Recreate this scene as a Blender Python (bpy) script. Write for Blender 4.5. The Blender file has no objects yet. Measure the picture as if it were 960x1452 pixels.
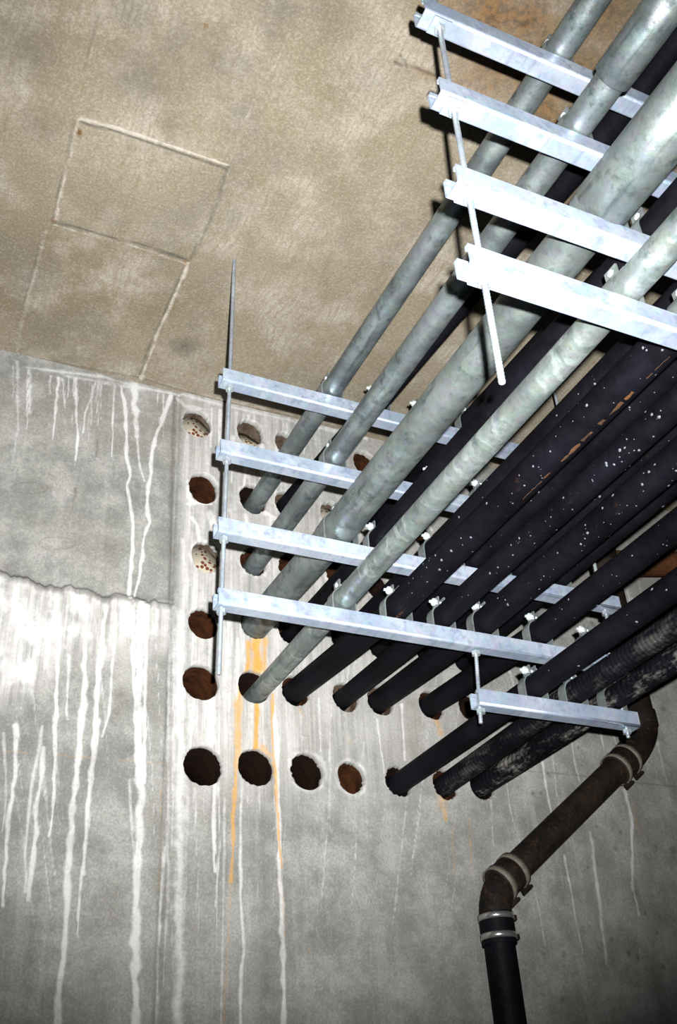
import bpy, bmesh, math, random
import numpy as np
from mathutils import Vector, Matrix
random.seed(5)
S = 0.86            # survey units -> metres
EYE = 1.6           # lens height above the floor (m)
C = bpy.context.scene.collection
F = 1446.16
R = np.array([[0.905834, -0.419704, -0.057567], [0.192336, 0.528524, -0.826843], [0.377455, 0.73791, 0.559479]])
def wl(x, y, z):                       # survey -> world metres
    return Vector((x*S, y*S, z*S+EYE))
def ray(u, v):
    return R.T @ np.array([u-480.0, v-726.0, F])
def onwall(u, v, y=3.0):               # point of the back wall seen at a photo pixel
    r = ray(u, v); r = r*(y/r[1]); return (r[0], r[2])
def onceil(u, v, z=2.7):
    r = ray(u, v); r = r*(z/r[2]); return (r[0], r[1])

# ------------------------------------------------------------------ materials
ALB = .58            # one reflectance factor for every surface, kept low so bounce leaves shadows dark
class NT:
    def __init__(s, name, rough=.7, metal=0.0, spec=.4):
        s.m = bpy.data.materials.new(name); s.m.use_nodes = True
        s.t = s.m.node_tree; s.b = s.t.nodes['Principled BSDF']
        s.b.inputs['Roughness'].default_value = rough
        s.b.inputs['Metallic'].default_value = metal
        s.b.inputs['Specular IOR Level'].default_value = spec
        s._co = None
    def n(s, typ, **k):
        q = s.t.nodes.new(typ)
        for a, v in k.items(): setattr(q, a, v)
        return q
    def link(s, a, b): s.t.links.new(a, b)
    def put(s, sock, v):
        if hasattr(v, 'links'): s.link(v, sock)
        elif isinstance(v, (tuple, list)):
            sock.default_value = tuple(v)+(1,) if (len(v) == 3 and len(sock.default_value) == 4) else v
        else: sock.default_value = v
    def co(s):
        if not s._co: s._co = s.n('ShaderNodeTexCoord').outputs['Object']
        return s._co
    def scaled(s, sc):
        q = s.n('ShaderNodeMapping'); s.link(s.co(), q.inputs['Vector'])
        q.inputs['Scale'].default_value = sc; return q.outputs['Vector']
    def noise(s, scale, detail=4, rough=.55, vec=None, dist=0):
        q = s.n('ShaderNodeTexNoise'); s.link(vec or s.co(), q.inputs['Vector'])
        q.inputs['Scale'].default_value = scale; q.inputs['Detail'].default_value = detail
        q.inputs['Roughness'].default_value = rough; q.inputs['Distortion'].default_value = dist
        return q.outputs['Fac']
    def voro(s, scale, vec=None, feature='F1'):
        q = s.n('ShaderNodeTexVoronoi', feature=feature); s.link(vec or s.co(), q.inputs['Vector'])
        q.inputs['Scale'].default_value = scale; return q
    def wave(s, scale, axis='Y', dist=2, dscale=1, vec=None):
        q = s.n('ShaderNodeTexWave', bands_direction=axis); s.link(vec or s.co(), q.inputs['Vector'])
        q.inputs['Scale'].default_value = scale; q.inputs['Distortion'].default_value = dist
        q.inputs['Detail'].default_value = 3; q.inputs['Detail Scale'].default_value = dscale
        return q.outputs['Fac']
    def rng(s, v, a, b, c=0., d=1., smooth=True):
        q = s.n('ShaderNodeMapRange'); q.interpolation_type = 'SMOOTHSTEP' if smooth else 'LINEAR'
        s.put(q.inputs[0], v); s.put(q.inputs[1], a); s.put(q.inputs[2], b)
        s.put(q.inputs[3], c); s.put(q.inputs[4], d); return q.outputs[0]
    def math(s, op, a, b=0.0, c=None):
        q = s.n('ShaderNodeMath', operation=op); s.put(q.inputs[0], a); s.put(q.inputs[1], b)
        if c is not None: s.put(q.inputs[2], c)
        return q.outputs[0]
    def mix(s, f, a, b, mode='MIX'):
        q = s.n('ShaderNodeMix', data_type='RGBA', blend_type=mode)
        s.put(q.inputs[0], f); s.put(q.inputs[6], a); s.put(q.inputs[7], b); return q.outputs[2]
    def bump(s, h, strength=.4, dist=.004):
        q = s.n('ShaderNodeBump'); q.inputs['Strength'].default_value = strength
        q.inputs['Distance'].default_value = dist; s.link(h, q.inputs['Height'])
        s.link(q.outputs[0], s.b.inputs['Normal'])
    def attr(s, name):
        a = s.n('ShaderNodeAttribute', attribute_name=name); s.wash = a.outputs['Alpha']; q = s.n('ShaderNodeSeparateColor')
        s.link(a.outputs['Color'], q.inputs[0]); return q.outputs
    def color(s, c):
        s.link(s.mix(1.0, c, (ALB, ALB, ALB), 'MULTIPLY'), s.b.inputs['Base Color']); return s.m
    def rough(s, r): s.put(s.b.inputs['Roughness'], r)

def mat_wall():
    t = NT('wall_concrete', .85, 0, .25)
    a = t.attr('paint')
    n1 = t.noise(1.6, 5); n2 = t.noise(9, 5, .65); n3 = t.noise(70, 4, .7)
    st = t.noise(1.0, 4, .6, t.scaled((22, 22, 1.2)))
    base = t.mix(t.rng(n1, .3, .7), (.112, .117, .110), (.172, .162, .138))
    base = t.mix(t.rng(n2, .35, .7), base, (.25, .245, .225))
    base = t.mix(t.rng(n3, .45, .8, 0, .4), base, (.10, .10, .095))
    base = t.mix(t.rng(st, .5, .75, 0, .4), base, (.30, .295, .275))
    n4 = t.noise(150, 3, .8)
    base = t.mix(t.rng(n4, .42, .66, 0, .4), base, (.095, .097, .092))
    base = t.mix(t.rng(n4, .5, .3, 0, .25), base, (.33, .33, .31))
    dk = t.math('MULTIPLY', a[2], t.rng(n3, .25, .6, .6, 1))
    base = t.mix(t.math('MINIMUM', dk, 1.0), base, (.075, .07, .06))
    edge = t.math('ADD', a[0], t.math('MULTIPLY', t.math('ADD', t.math('SUBTRACT', t.noise(60, 4, .75), .5), t.math('SUBTRACT', t.noise(18, 3, .6, t.scaled((1, 1, .3))), .5)), .7))
    wf = t.rng(edge, .22, 1.0, 0, .88)
    wf = t.math('MULTIPLY', wf, t.rng(a[0], .02, .12))
    wf = t.math('MULTIPLY', wf, t.rng(t.noise(110, 3, .7), .3, .5, .7, 1))
    wf = t.math('MULTIPLY', wf, t.rng(n2, .25, .65, .55, 1))
    st2 = t.noise(1.0, 5, .7, t.scaled((75, 75, 2.2)))
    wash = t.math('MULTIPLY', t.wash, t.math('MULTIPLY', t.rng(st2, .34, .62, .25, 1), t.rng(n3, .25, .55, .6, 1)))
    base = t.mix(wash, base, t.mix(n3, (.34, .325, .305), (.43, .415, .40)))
    base = t.mix(wf, base, t.mix(n2, (.54, .52, .50), (.46, .46, .455)))
    rf = t.math('ADD', a[1], t.math('MULTIPLY', t.math('SUBTRACT', t.noise(40, 4, .7), .5), .6))
    rf = t.math('MULTIPLY', t.rng(rf, .1, 1.0, 0, .9), t.rng(a[1], 0, .1))
    base = t.mix(rf, base, t.mix(n3, (.34, .155, .010), (.48, .255, .035)))
    h = t.math('ADD', t.math('MULTIPLY', n3, .5), t.math('MULTIPLY', wf, .6))
    h = t.math('ADD', h, t.math('MULTIPLY', n2, .8))
    t.bump(h, .35, .006)
    return t.color(base)

def mat_ceiling():
    t = NT('ceiling_concrete', .85, 0, .25)
    a = t.attr('paint')
    n1 = t.noise(1.1, 5, .6); n2 = t.noise(5, 6, .65); n3 = t.noise(60, 4, .7); n4 = t.noise(150, 3, .8)
    g = t.wave(13, 'X', 16, .9, t.scaled((1, .45, 1)))
    g2 = t.noise(14, 4, .6, t.scaled((2.6, .5, 1)), 1.5)
    base = t.mix(t.rng(n1, .3, .7), (.125, .100, .062), (.205, .174, .122))
    base = t.mix(t.rng(n2, .42, .7, 0, .8), base, (.31, .28, .23))
    nb = t.noise(2.6, 5, .7)
    base = t.mix(t.rng(nb, .5, .72, 0, .6), base, (.115, .105, .09))
    base = t.mix(t.math('MULTIPLY', t.rng(g, .5, .95, 0, .24), t.rng(n2, .45, .62)), base, (.105, .075, .036))
    base = t.mix(t.rng(g2, .5, .78, 0, .6), base, (.15, .112, .06))
    base = t.mix(t.rng(n3, .5, .8, 0, .3), base, (.09, .08, .065))
    base = t.mix(t.rng(n4, .42, .66, 0, .4), base, (.10, .083, .055))
    base = t.mix(t.rng(n4, .5, .3, 0, .3), base, (.36, .33, .28))
    base = t.mix(t.math('MULTIPLY', a[2], t.rng(n3, .25, .55, .55, 1)), base, (.05, .047, .038))
    rf = t.math('MULTIPLY', a[1], t.rng(t.noise(7, 4, .7), .3, .55, .35, 1))
    base = t.mix(rf, base, t.mix(t.rng(n3, .4, .6), (.055, .026, .006), (.15, .07, .013)))
    edge = t.math('ADD', a[0], t.math('MULTIPLY', t.math('SUBTRACT', t.noise(34, 4, .75), .5), 1.3))
    base = t.mix(t.math('MULTIPLY', t.rng(edge, .3, 1.1, 0, .85), t.rng(a[0], .02, .15)), base, (.42, .38, .33))
    h = t.math('ADD', t.math('MULTIPLY', n3, .5), t.math('ADD', n2, t.math('MULTIPLY', g2, .4)))
    t.bump(t.math('ADD', h, t.math('MULTIPLY', n4, .35)), .35, .006)
    return t.color(base)

def mat_plain_concrete():
    t = NT('plain_concrete', .9, 0, .2)
    b = t.mix(t.rng(t.noise(2, 5), .3, .7), (.05, .048, .045), (.08, .077, .07))
    t.bump(t.noise(40, 4), .3, .005)
    return t.color(b)

def mat_galv(name, c0, c1, c2, metal=.25, rough=.42, ripple=0.0):
    t = NT(name, rough, metal, .5)
    n1 = t.noise(7, 5, .65); n2 = t.noise(26, 4, .7); st = t.noise(5, 4, .6, t.scaled((9, 1, 9)))
    v = t.voro(60).outputs['Color']
    b = t.mix(t.rng(n1, .35, .68), c0, c1)
    b = t.mix(t.rng(n2, .46, .72, 0, .8), b, c2)
    b = t.mix(t.rng(st, .52, .72, 0, .55), b, c2)
    b = t.mix(.06, b, v, 'OVERLAY')
    t.rough(t.rng(n2, .3, .7, rough-.1, rough+.18))
    h = n2
    if ripple:
        w = t.wave(ripple, 'Y', 9, 2.2)
        h = t.math('ADD', t.math('MULTIPLY', w, .8), n2)
        b = t.mix(t.math('MULTIPLY', t.rng(w, .72, .97, 0, .5), t.rng(n1, .45, .6)), b, tuple(min(1, q*1.5) for q in c1))
    t.bump(h, .22, .004)
    return t.color(b)

def mat_black(name, spots=.5, dirt=0.0, rib=0.0, rust=.25):
    t = NT(name, .5, 0, .04)
    n1 = t.noise(5, 5, .6); n2 = t.noise(40, 4, .7)
    b = t.mix(t.rng(n1, .3, .7), (.0016, .0015, .0024), (.0042, .0040, .0062))
    b = t.mix(t.rng(t.noise(11, 4, .7), .66, .78, 0, rust), b, (.05, .022, .008))
    if dirt:
        d = t.noise(14, 5, .75, t.scaled((1.6, .55, 1.6)))
        b = t.mix(t.rng(d, .5, .72, 0, dirt), b, (.17, .16, .14))
    v = t.voro(21)
    sep = t.n('ShaderNodeSeparateColor'); t.link(v.outputs['Color'], sep.inputs[0])
    rad = t.rng(sep.outputs[0], 1-spots*.55, 1.0, 0, .2, False)
    d2 = t.math('ADD', v.outputs['Distance'], t.math('MULTIPLY', n2, .12))
    sf = t.math('LESS_THAN', d2, rad)
    b = t.mix(t.math('MULTIPLY', sf, t.rng(sep.outputs[1], 0, 1, .25, .9)), b, (.50, .52, .55))
    h = t.math('ADD', n2, t.math('MULTIPLY', sf, 1.0))
    if rib: h = t.math('ADD', h, t.math('MULTIPLY', t.wave(rib, 'Y', .4, 1), 1.6))
    t.bump(h, .3, .004)
    t.rough(t.rng(n2, .3, .7, .5, .7))
    return t.color(b)

def mat_rust(name, a, b_, c, rough=.85, gloss=.2):
    t = NT(name, rough, 0, gloss)
    n1 = t.noise(9, 5, .7); n2 = t.noise(45, 4, .7)
    b = t.mix(t.rng(n1, .38, .66), a, b_)
    b = t.mix(t.rng(n2, .52, .72, 0, .8), b, c)
    t.bump(n2, .6, .006)
    return t.color(b)

def mat_mortar():
    t = NT('mortar', .9, 0, .2)
    b = t.mix(t.noise(20, 4), (.25, .225, .165), (.36, .325, .25))
    v = t.voro(70); sep = t.n('ShaderNodeSeparateColor'); t.link(v.outputs['Color'], sep.inputs[0])
    f = t.math('MULTIPLY', t.math('LESS_THAN', v.outputs['Distance'], .42), t.math('GREATER_THAN', sep.outputs[0], .5))
    b = t.mix(f, b, (.09, .022, .008))
    t.bump(t.noise(40, 4), .4, .006)
    return t.color(b)

M = {}
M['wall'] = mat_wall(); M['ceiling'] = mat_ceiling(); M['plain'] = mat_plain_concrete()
M['galv'] = mat_galv('galvanised_pipe', (.17, .20, .205), (.33, .38, .38), (.035, .048, .046), .8, .46)
M['galv_ripple'] = mat_galv('rippled_zinc', (.20, .235, .225), (.33, .38, .36), (.06, .075, .07), .75, .46, 7)
M['galv_dirty'] = mat_galv('dull_zinc', (.15, .18, .175), (.28, .32, .31), (.035, .045, .041), .75, .48)
M['strut'] = mat_galv('bright_zinc', (.36, .43, .54), (.56, .63, .73), (.19, .24, .33), .6, .4)
M['rod'] = mat_galv('zinc_rod', (.38, .43, .48), (.55, .60, .65), (.22, .26, .30), .7, .4)
M['strap'] = mat_galv('zinc_strap', (.15, .175, .175), (.22, .245, .245), (.07, .08, .075), .5, .42)
M['bolt'] = mat_galv('zinc_bolt', (.60, .66, .68), (.75, .80, .82), (.45, .5, .5), .3, .3)
M['black'] = mat_black('black_pipe', .0)
M['black_clean'] = mat_black('clean_black_pipe', .12, 0, 0, .1)
M['black_rib'] = mat_black('ribbed_black_pipe', .25, .2, 22, .1)
M['black_dirty'] = mat_black('dirty_ribbed_pipe', .3, .85, 16, .15)
M['rubber'] = mat_black('black_rubber', .0, 0, 0, 0)
M['iron'] = mat_rust('rusty_iron', (.004, .003, .0024), (.014, .0095, .0065), (.034, .016, .007), .7, .08)
M['iron_light'] = mat_rust('weathered_iron', (.075, .065, .05), (.11, .095, .075), (.03, .02, .015), .6, .2)
M['rustred'] = mat_rust('rust_scale', (.06, .025, .010), (.12, .05, .02), (.03, .015, .009), .9, .02)
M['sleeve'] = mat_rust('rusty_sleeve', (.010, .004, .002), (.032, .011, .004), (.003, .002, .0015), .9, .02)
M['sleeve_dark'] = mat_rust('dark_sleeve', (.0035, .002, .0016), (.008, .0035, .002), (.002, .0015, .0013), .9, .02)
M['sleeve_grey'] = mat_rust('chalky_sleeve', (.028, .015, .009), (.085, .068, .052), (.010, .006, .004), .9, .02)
M['mortar'] = mat_mortar()
M['spatter'] = NT('plaster_spots', .6, 0, .3).color((.085, .093, .11)); M['drip'] = NT('lime_drip', .6, 0, .4).color((.12, .135, .18))
M['seamrust'] = mat_rust('seam_rust', (.02, .009, .004), (.08, .032, .007), (.006, .004, .003))
st = NT('clamp_steel', .22, .9, .5); M['steel'] = st.color((.62, .60, .57))

# ------------------------------------------------------------------ mesh helpers (survey units)
class MB:
    def __init__(s): s.v = []; s.f = []; s.sm = []
    def add(s, vs, fs, smooth=True):
        o = len(s.v); s.v += [tuple(p) for p in vs]
        for q in fs: s.f.append([i+o for i in q]); s.sm.append(smooth)
    def box(s, x0, x1, y0, y1, z0, z1):
        vs = [(x, y, z) for x in (x0, x1) for y in (y0, y1) for z in (z0, z1)]
        s.add(vs, [(0, 1, 3, 2), (4, 6, 7, 5), (0, 4, 5, 1), (2, 3, 7, 6), (0, 2, 6, 4), (1, 5, 7, 3)], False)
    def tube(s, pts, rad, n=28, caps=True, wall=0.0):
        pts = [Vector(p) for p in pts]
        rad = list(rad) if isinstance(rad, (list, tuple)) else [rad]*len(pts)
        up = None; rings = []
        for i, p in enumerate(pts):
            a = pts[max(i-1, 0)]; b = pts[min(i+1, len(pts)-1)]
            t = (b-a).normalized()
            if up is None:
                up = Vector((0, 0, 1)) if abs(t.z) < .9 else Vector((1, 0, 0))
            up = (up-t*up.dot(t)).normalized(); w = t.cross(up)
            rings.append([p+(up*math.cos(q)+w*math.sin(q))*rad[i] for q in [2*math.pi*k/n for k in range(n)]])
        vs = [q for r_ in rings for q in r_]
        fs = [(i*n+k, i*n+(k+1) % n, (i+1)*n+(k+1) % n, (i+1)*n+k) for i in range(len(pts)-1) for k in range(n)]
        s.add(vs, fs, True)
        if caps:
            s.add(rings[0], [tuple(range(n))[::-1]], False); s.add(rings[-1], [tuple(range(n))], False)
    def shell(s, p0, p1, r_in, r_out, n=28):      # a hollow ring / sleeve
        p0 = Vector(p0); p1 = Vector(p1); t = (p1-p0).normalized()
        up = Vector((0, 0, 1)) if abs(t.z) < .9 else Vector((1, 0, 0))
        up = (up-t*up.dot(t)).normalized(); w = t.cross(up)
        vs = []
        for p, r_ in ((p0, r_out), (p1, r_out), (p1, r_in), (p0, r_in)):
            vs += [p+(up*math.cos(2*math.pi*k/n)+w*math.sin(2*math.pi*k/n))*r_ for k in range(n)]
        fs = [(i*n+k, i*n+(k+1) % n, ((i+1) % 4)*n+(k+1) % n, ((i+1) % 4)*n+k) for i in range(4) for k in range(n)]
        s.add(vs, fs, True)
    def extrude_x(s, prof, x0, x1, smooth=False):     # closed (y, z) profile
        n = len(prof)
        vs = [(x0, y, z) for y, z in prof]+[(x1, y, z) for y, z in prof]
        s.add(vs, [(k, (k+1) % n, n+(k+1) % n, n+k) for k in range(n)], smooth)
        return n
    def hexa(s, c, r, h, axis='z'):
        c = Vector(c); vs = []
        for e in (0, h):
            for k in range(6):
                a = math.pi/3*k
                p = (r*math.cos(a), r*math.sin(a), e)
                if axis == 'y': p = (p[0], p[2], p[1])
                if axis == 'x': p = (p[2], p[0], p[1])
                vs.append(c+Vector(p))
        s.add(vs, [tuple(range(6))[::-1], tuple(range(6, 12))]+[(k, (k+1) % 6, 6+(k+1) % 6, 6+k) for k in range(6)], False)
    def build(s, name, mat, parent=None, origin=None, bevel=0):
        if parent is not None:
            org = parent_world(parent)
        else:
            org = wl(*origin) if origin else Vector((0, 0, 0))
        me = bpy.data.meshes.new(name)
        me.from_pydata([tuple(wl(*p)-org) for p in s.v], [], s.f)
        me.polygons.foreach_set('use_smooth', s.sm)
        bm = bmesh.new(); bm.from_mesh(me); bmesh.ops.recalc_face_normals(bm, faces=bm.faces[:]); bm.to_mesh(me); bm.free()
        me.materials.append(mat)
        o = bpy.data.objects.new(name, me); C.objects.link(o)
        if parent is not None: o.parent = parent
        else: o.location = org
        if bevel:
            b = o.modifiers.new('bevel', 'BEVEL'); b.width = bevel; b.segments = 2; b.limit_method = 'ANGLE'
        return o
def parent_world(p):
    v = Vector(p.location)
    while p.parent: p = p.parent; v += Vector(p.location)
    return v
def tag(o, label, cat, group=None):
    o['label'] = label; o['category'] = cat
    if group: o['group'] = group
    return o
def thing(name, label, cat, at, group=None):
    o = bpy.data.objects.new(name, None); C.objects.link(o); o.empty_display_size = .05
    o.location = wl(*at); return tag(o, label, cat, group)

# ------------------------------------------------------------------ painting stains on wall / ceiling vertices
def vnoise(x, z, sc, seed):
    rs = np.random.RandomState(seed); T = rs.rand(256, 256)
    a = x*sc+300; b = z*sc+300; i = np.floor(a).astype(int); j = np.floor(b).astype(int)
    fa = a-i; fb = b-j; fa = fa*fa*(3-2*fa); fb = fb*fb*(3-2*fb)
    g = lambda p, q: T[p % 256, q % 256]
    return (g(i, j)*(1-fa)+g(i+1, j)*fa)*(1-fb)+(g(i, j+1)*(1-fa)+g(i+1, j+1)*fa)*fb
class Paint:
    def __init__(s, P): s.P = P; s.c = np.zeros((len(P), 4)); s.rs = np.random.RandomState(3)
    def seg(s, ch, a, b, wa, wb, k, soft):
        w = max(wa, wb)*(1+soft)+.004
        X = s.P[:, 0]; Z = s.P[:, 1]
        m = np.nonzero((X > min(a[0], b[0])-w) & (X < max(a[0], b[0])+w) & (Z > min(a[1], b[1])-w) & (Z < max(a[1], b[1])+w))[0]
        if not len(m): return
        d = np.array(b)-np.array(a); L = d@d+1e-12
        q = s.P[m]-np.array(a); t = np.clip((q@d)/L, 0, 1)
        dist = np.linalg.norm(q-t[:, None]*d, axis=1); ww = (wa+(wb-wa)*t)
        val = k*np.clip((ww*(1+soft)-dist)/(ww*soft*2), 0, 1)
        s.c[m, ch] = np.maximum(s.c[m, ch], val)
    def stroke(s, ch, pts, w0, w1=None, k=1.0, soft=.6, wob=.42, step=.03):
        w1 = w0 if w1 is None else w1
        out = []
        for a, b in zip(pts[:-1], pts[1:]):
            a = np.array(a); b = np.array(b); n = max(1, int(np.linalg.norm(b-a)/step))
            out += [a+(b-a)*i/n for i in range(n)]
        out.append(np.array(pts[-1])); n = len(out)
        for i in range(1, n-1): out[i] = out[i]+s.rs.randn(2)*np.array([wob*w0*.42, 0])
        ws = [(w0+(w1-w0)*i/max(1, n-1))*(1+s.rs.uniform(-wob, wob)) for i in range(n)]
        for i in range(n-1): s.seg(ch, out[i], out[i+1], ws[i], ws[i+1], k, soft)
    def blot(s, ch, p, r, k=1.0, soft=.5): s.seg(ch, p, (p[0]+1e-5, p[1]), r, r, k, soft)
    def area(s, ch, val): s.c[:, ch] = np.maximum(s.c[:, ch], val)
def set_paint(me, col):
    a = me.attributes.new('paint', 'FLOAT_COLOR', 'POINT')
    a.data.foreach_set('color', np.clip(col, 0, 1).astype(np.float32).ravel())

# ------------------------------------------------------------------ the holes through the wall: x, z, radius
PX = 1/1446.16
HOLES = {}
def hole(row, col, u, v, r, k=1.08): HOLES[(row, col)] = onwall(u, v)+(r, r*k)
for row, col, u, v, r, k in [
    (1, 1, 280, 600, 0.0603, 1.200), (1, 2, 355, 613, 0.0582, 1.200), (1, 3, 404, 628, 0.0450, 1.270), (1, 5, 517, 656, 0.0541, 1.220),
    (2, 1, 288.5, 692, 0.0593, 1.240), (2, 2, 359, 707, 0.0582, 1.240), (2, 3, 406, 714, 0.0490, 1.270), (2, 4, 471, 729, 0.0520, 1.220), (2, 5, 534, 738, 0.0562, 1.220), (2, 6, 598, 755, 0.0520, 1.220),
    (3, 1, 293, 789, 0.0572, 1.240), (3, 2, 360, 797, .055, 1.1), (3, 3, 411, 804, 0.0490, 1.240), (3, 4, 479, 815, 0.0520, 1.220), (3, 5, 535, 829, 0.0541, 1.220),
    (4, 1, 289.5, 883, .0575, 1.09), (4, 2, 362, 886, .0565, 1.0), (4, 3, 412, 894, .049, 1.12), (4, 4, 487, 905, .052, 1.1), (4, 5, 539, 917, .05, 1.05), (4, 6, 607, 926, .052, 1.05), (4, 7, 659, 936, .05, 1.05),
    (5, 1, 285.7, 966.5, .066, 1.0), (5, 2, 361, 973, .060, 1.05), (5, 3, 420, 979, .056, 1.06), (5, 4, 491, 988, .055, 1.06), (5, 5, 540, 993, .056, 1.05), (5, 6, 613, 999, .057, 1.05), (5, 7, 668, 1003, .054, 1.05),
    (6, 1, 289, 1085, .068, 1.0), (6, 2, 364, 1087, .065, 1.0), (6, 3, 436, 1093, .0625, 1.05), (6, 4, 499, 1102, .054, 1.08), (6, 5, 566, 1107, .055, 1.05), (6, 6, 633, 1112, .056, 1.03), (6, 7, 685, 1113, .055, 1.03)]:
    hole(row, col, u, v, r, k)

H = .005
def build_wall():
    gx = np.concatenate([np.linspace(-2.3, .10, 12)[:-1], np.arange(.10, 2.80, H), np.arange(2.80, 3.45, .01), np.linspace(3.5, 6.2, 14)])
    gz = np.concatenate([[-1.86, -1.2, -.6, 0, .2], np.arange(.38, 2.70, H), [2.715]])
    nx, nz = len(gx), len(gz)
    keep = np.ones((nx-1, nz-1), bool)
    vid = np.arange(nx*nz).reshape(nx, nz)
    P = np.stack(np.meshgrid(gx, gz, indexing='ij'), -1).reshape(-1, 2)
    extraP = []; extraY = []; quads = []
    base = nx*nz; rs = np.random.RandomState(11)
    for (row, col), (hx, hz, r, rv) in HOLES.items():
        n = int(math.ceil((r+.0035)/H)); nv = int(math.ceil((rv+.0035)/H))
        ci = int(round((hx-.10)/H))+11; cj = int(round((hz-.38)/H))+5
        assert keep[ci-n:ci+n, cj-nv:cj+nv].all(), (row, col)
        keep[ci-n:ci+n, cj-nv:cj+nv] = False
        b = [(ci-n+k, cj-nv) for k in range(2*n)]+[(ci+n, cj-nv+k) for k in range(2*nv)]+[(ci+n-k, cj+nv) for k in range(2*n)]+[(ci-n, cj+nv-k) for k in range(2*nv)]
        ids = [vid[i, j] for i, j in b]; B = P[ids]; m = len(ids)
        ang = np.arctan2(B[:, 1]-hz, B[:, 0]-hx)
        chip = np.zeros(m)
        for _ in range(26):                      # chipped rim
            a0 = rs.uniform(-math.pi, math.pi); ww = rs.uniform(.04, .14)
            dd = np.abs((ang-a0+math.pi) % (2*math.pi)-math.pi)
            chip = np.maximum(chip, rs.uniform(0, .075)*np.exp(-(dd/ww)**2))
        if row == 6 or row == 3: chip *= 1.5
        if row >= 5 and col <= 2: chip *= .5
        rr = 1-chip
        Hh = np.stack([hx+r*rr*np.cos(ang), hz+rv*rr*np.sin(ang)], 1)
        prev = ids
        for t in (.3, .6, .85, 1.0, 'in'):
            pts = Hh if t == 'in' else B+(Hh-B)*t
            extraP.append(pts); extraY.append(np.full(m, .03 if t == 'in' else 0.))
            cur = list(range(base, base+m)); base += m
            for k in range(m):
                quads.append((prev[k], prev[(k+1) % m], cur[(k+1) % m], cur[k]))
            prev = cur
    ii, jj = np.nonzero(keep)
    Q = np.stack([vid[ii, jj], vid[ii+1, jj], vid[ii+1, jj+1], vid[ii, jj+1]], 1)
    Q = np.concatenate([Q, np.array(quads)])
    A = np.concatenate([P]+extraP); Y = np.concatenate([np.zeros(nx*nz)]+extraY)
    X, Z = A[:, 0], A[:, 1]
    # ---- relief: the upper left pour stands back a little behind the rough lift line
    lz = np.interp(X, [-3, .1, .2, .27, .33, .5, .86, 7], [1.80, 1.80, 1.79, 1.765, 1.735, 1.735, 1.745, 1.745])
    lz = lz+(vnoise(X, X*0, 11, 4)-.5)*.022+(vnoise(X, X*0, 37, 5)-.5)*.016+(vnoise(X, X*0, 110, 6)-.5)*.010
    jx = .868
    up = np.clip((Z-lz)/.012+.5, 0, 1)*np.clip((jx-X)/.008+.5, 0, 1)
    Y = Y+.011*up
    Y = Y-.010*np.exp(-((Z-lz+.012)/.014)**2)*(X < jx+.02)*vnoise(X, Z, 18, 8)
    Y = Y+.007*np.exp(-((X-jx)/.007)**2)*(Z > .3)
    Y = Y+(vnoise(X, Z, 2.2, 21)-.5)*.006*(Y < .02)
    # ---- stains
    p = Paint(A); W = lambda L: [onwall(*q) for q in L]
    u = .0026                                     # ~1 photo pixel on the wall, half widths below
    def w(L, a, b=None, k=1., **kw): p.stroke(0, W(L), a*u*.46, (b or a)*u*.46, k*.97, **kw)
    def ru(L, a, b=None, k=1., **kw): p.stroke(1, W(L), a*u*.45, (b or a)*u*.45, k*.9, **kw)
    def dk(L, a, b=None, k=1., **kw): p.stroke(2, W(L), a*u*.5, (b or a)*u*.5, k, **kw)
    w([(22, 1030), (22, 1100), (12, 1160), (7, 1235), (4, 1285)], 7, 4)
    w([(60, 1030), (45, 1120), (37, 1180), (36, 1265)], 5, 4, .8)
    w([(62, 1060), (57, 1120), (50, 1145), (52, 1180), (40, 1275)], 6, 5)
    w([(85, 870), (78, 1030), (77, 1120), (70, 1185)], 8, 3)
    w([(5, 1040), (9, 1130), (3, 1180)], 5, 3, .7)
    w([(122, 860), (120, 970), (112, 1055), (102, 1160), (95, 1270), (90, 1360), (82, 1400), (81, 1460)], 9, 8)
    w([(150, 860), (138, 970), (132, 1070), (122, 1170), (115, 1250), (111, 1330)], 8, 3)
    w([(140, 1020), (132, 1090), (124, 1180), (120, 1240)], 6, 3, .8)
    w([(200, 855), (197, 995), (200, 1120), (195, 1220), (192, 1460)], 12, 11)
    w([(187, 860), (192, 1020), (193, 1100)], 8, 4)
    w([(208, 860), (206, 1000), (205, 1110)], 6, 4)
    w([(165, 870), (155, 1010), (145, 1045)], 5, 4, .8)
    w([(98, 930), (94, 1010), (96, 1020)], 4, 3, .8)
    w([(256, 870), (257, 1100), (255, 1270), (255, 1460)], 17, 14, .75, soft=.8)
    w([(246, 870), (247, 1000), (244, 1200)], 5, 3, .6)
    w([(234, 1200), (226, 1330), (223, 1460)], 4, 4, .65)
    w([(240, 900), (238, 1270), (232, 1400)], 5, 4, .55)
    w([(268, 990), (266, 1140), (262, 1300)], 9, 5, .55, soft=.8)
    w([(300, 990), (300, 1056)], 11, 9); w([(296, 1010), (304, 1050)], 8, 6)
    w([(275, 1000), (270, 1060)], 8, 6, .8)
    w([(305, 1110), (303, 1170), (305, 1235)], 6, 4)
    w([(310, 1115), (312, 1200), (306, 1285)], 3, 3, .7)
    w([(319, 1130), (317, 1270), (314, 1460)], 5, 4, .6)
    w([(341, 1140), (341, 1270), (346, 1345), (341, 1410), (342, 1460)], 5, 5, .85)
    w([(389, 1000), (392, 1060), (394, 1120), (398, 1270), (402, 1370), (402, 1460)], 7, 7)
    w([(337, 905), (337, 990)], 8, 6, .8); w([(345, 900), (347, 960)], 5, 4, .7); w([(325, 870), (322, 960)], 7, 5, .6)
    w([(398, 900), (401, 980)], 7, 5, .6); w([(318, 960), (321, 1060)], 5, 4, .5)
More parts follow.
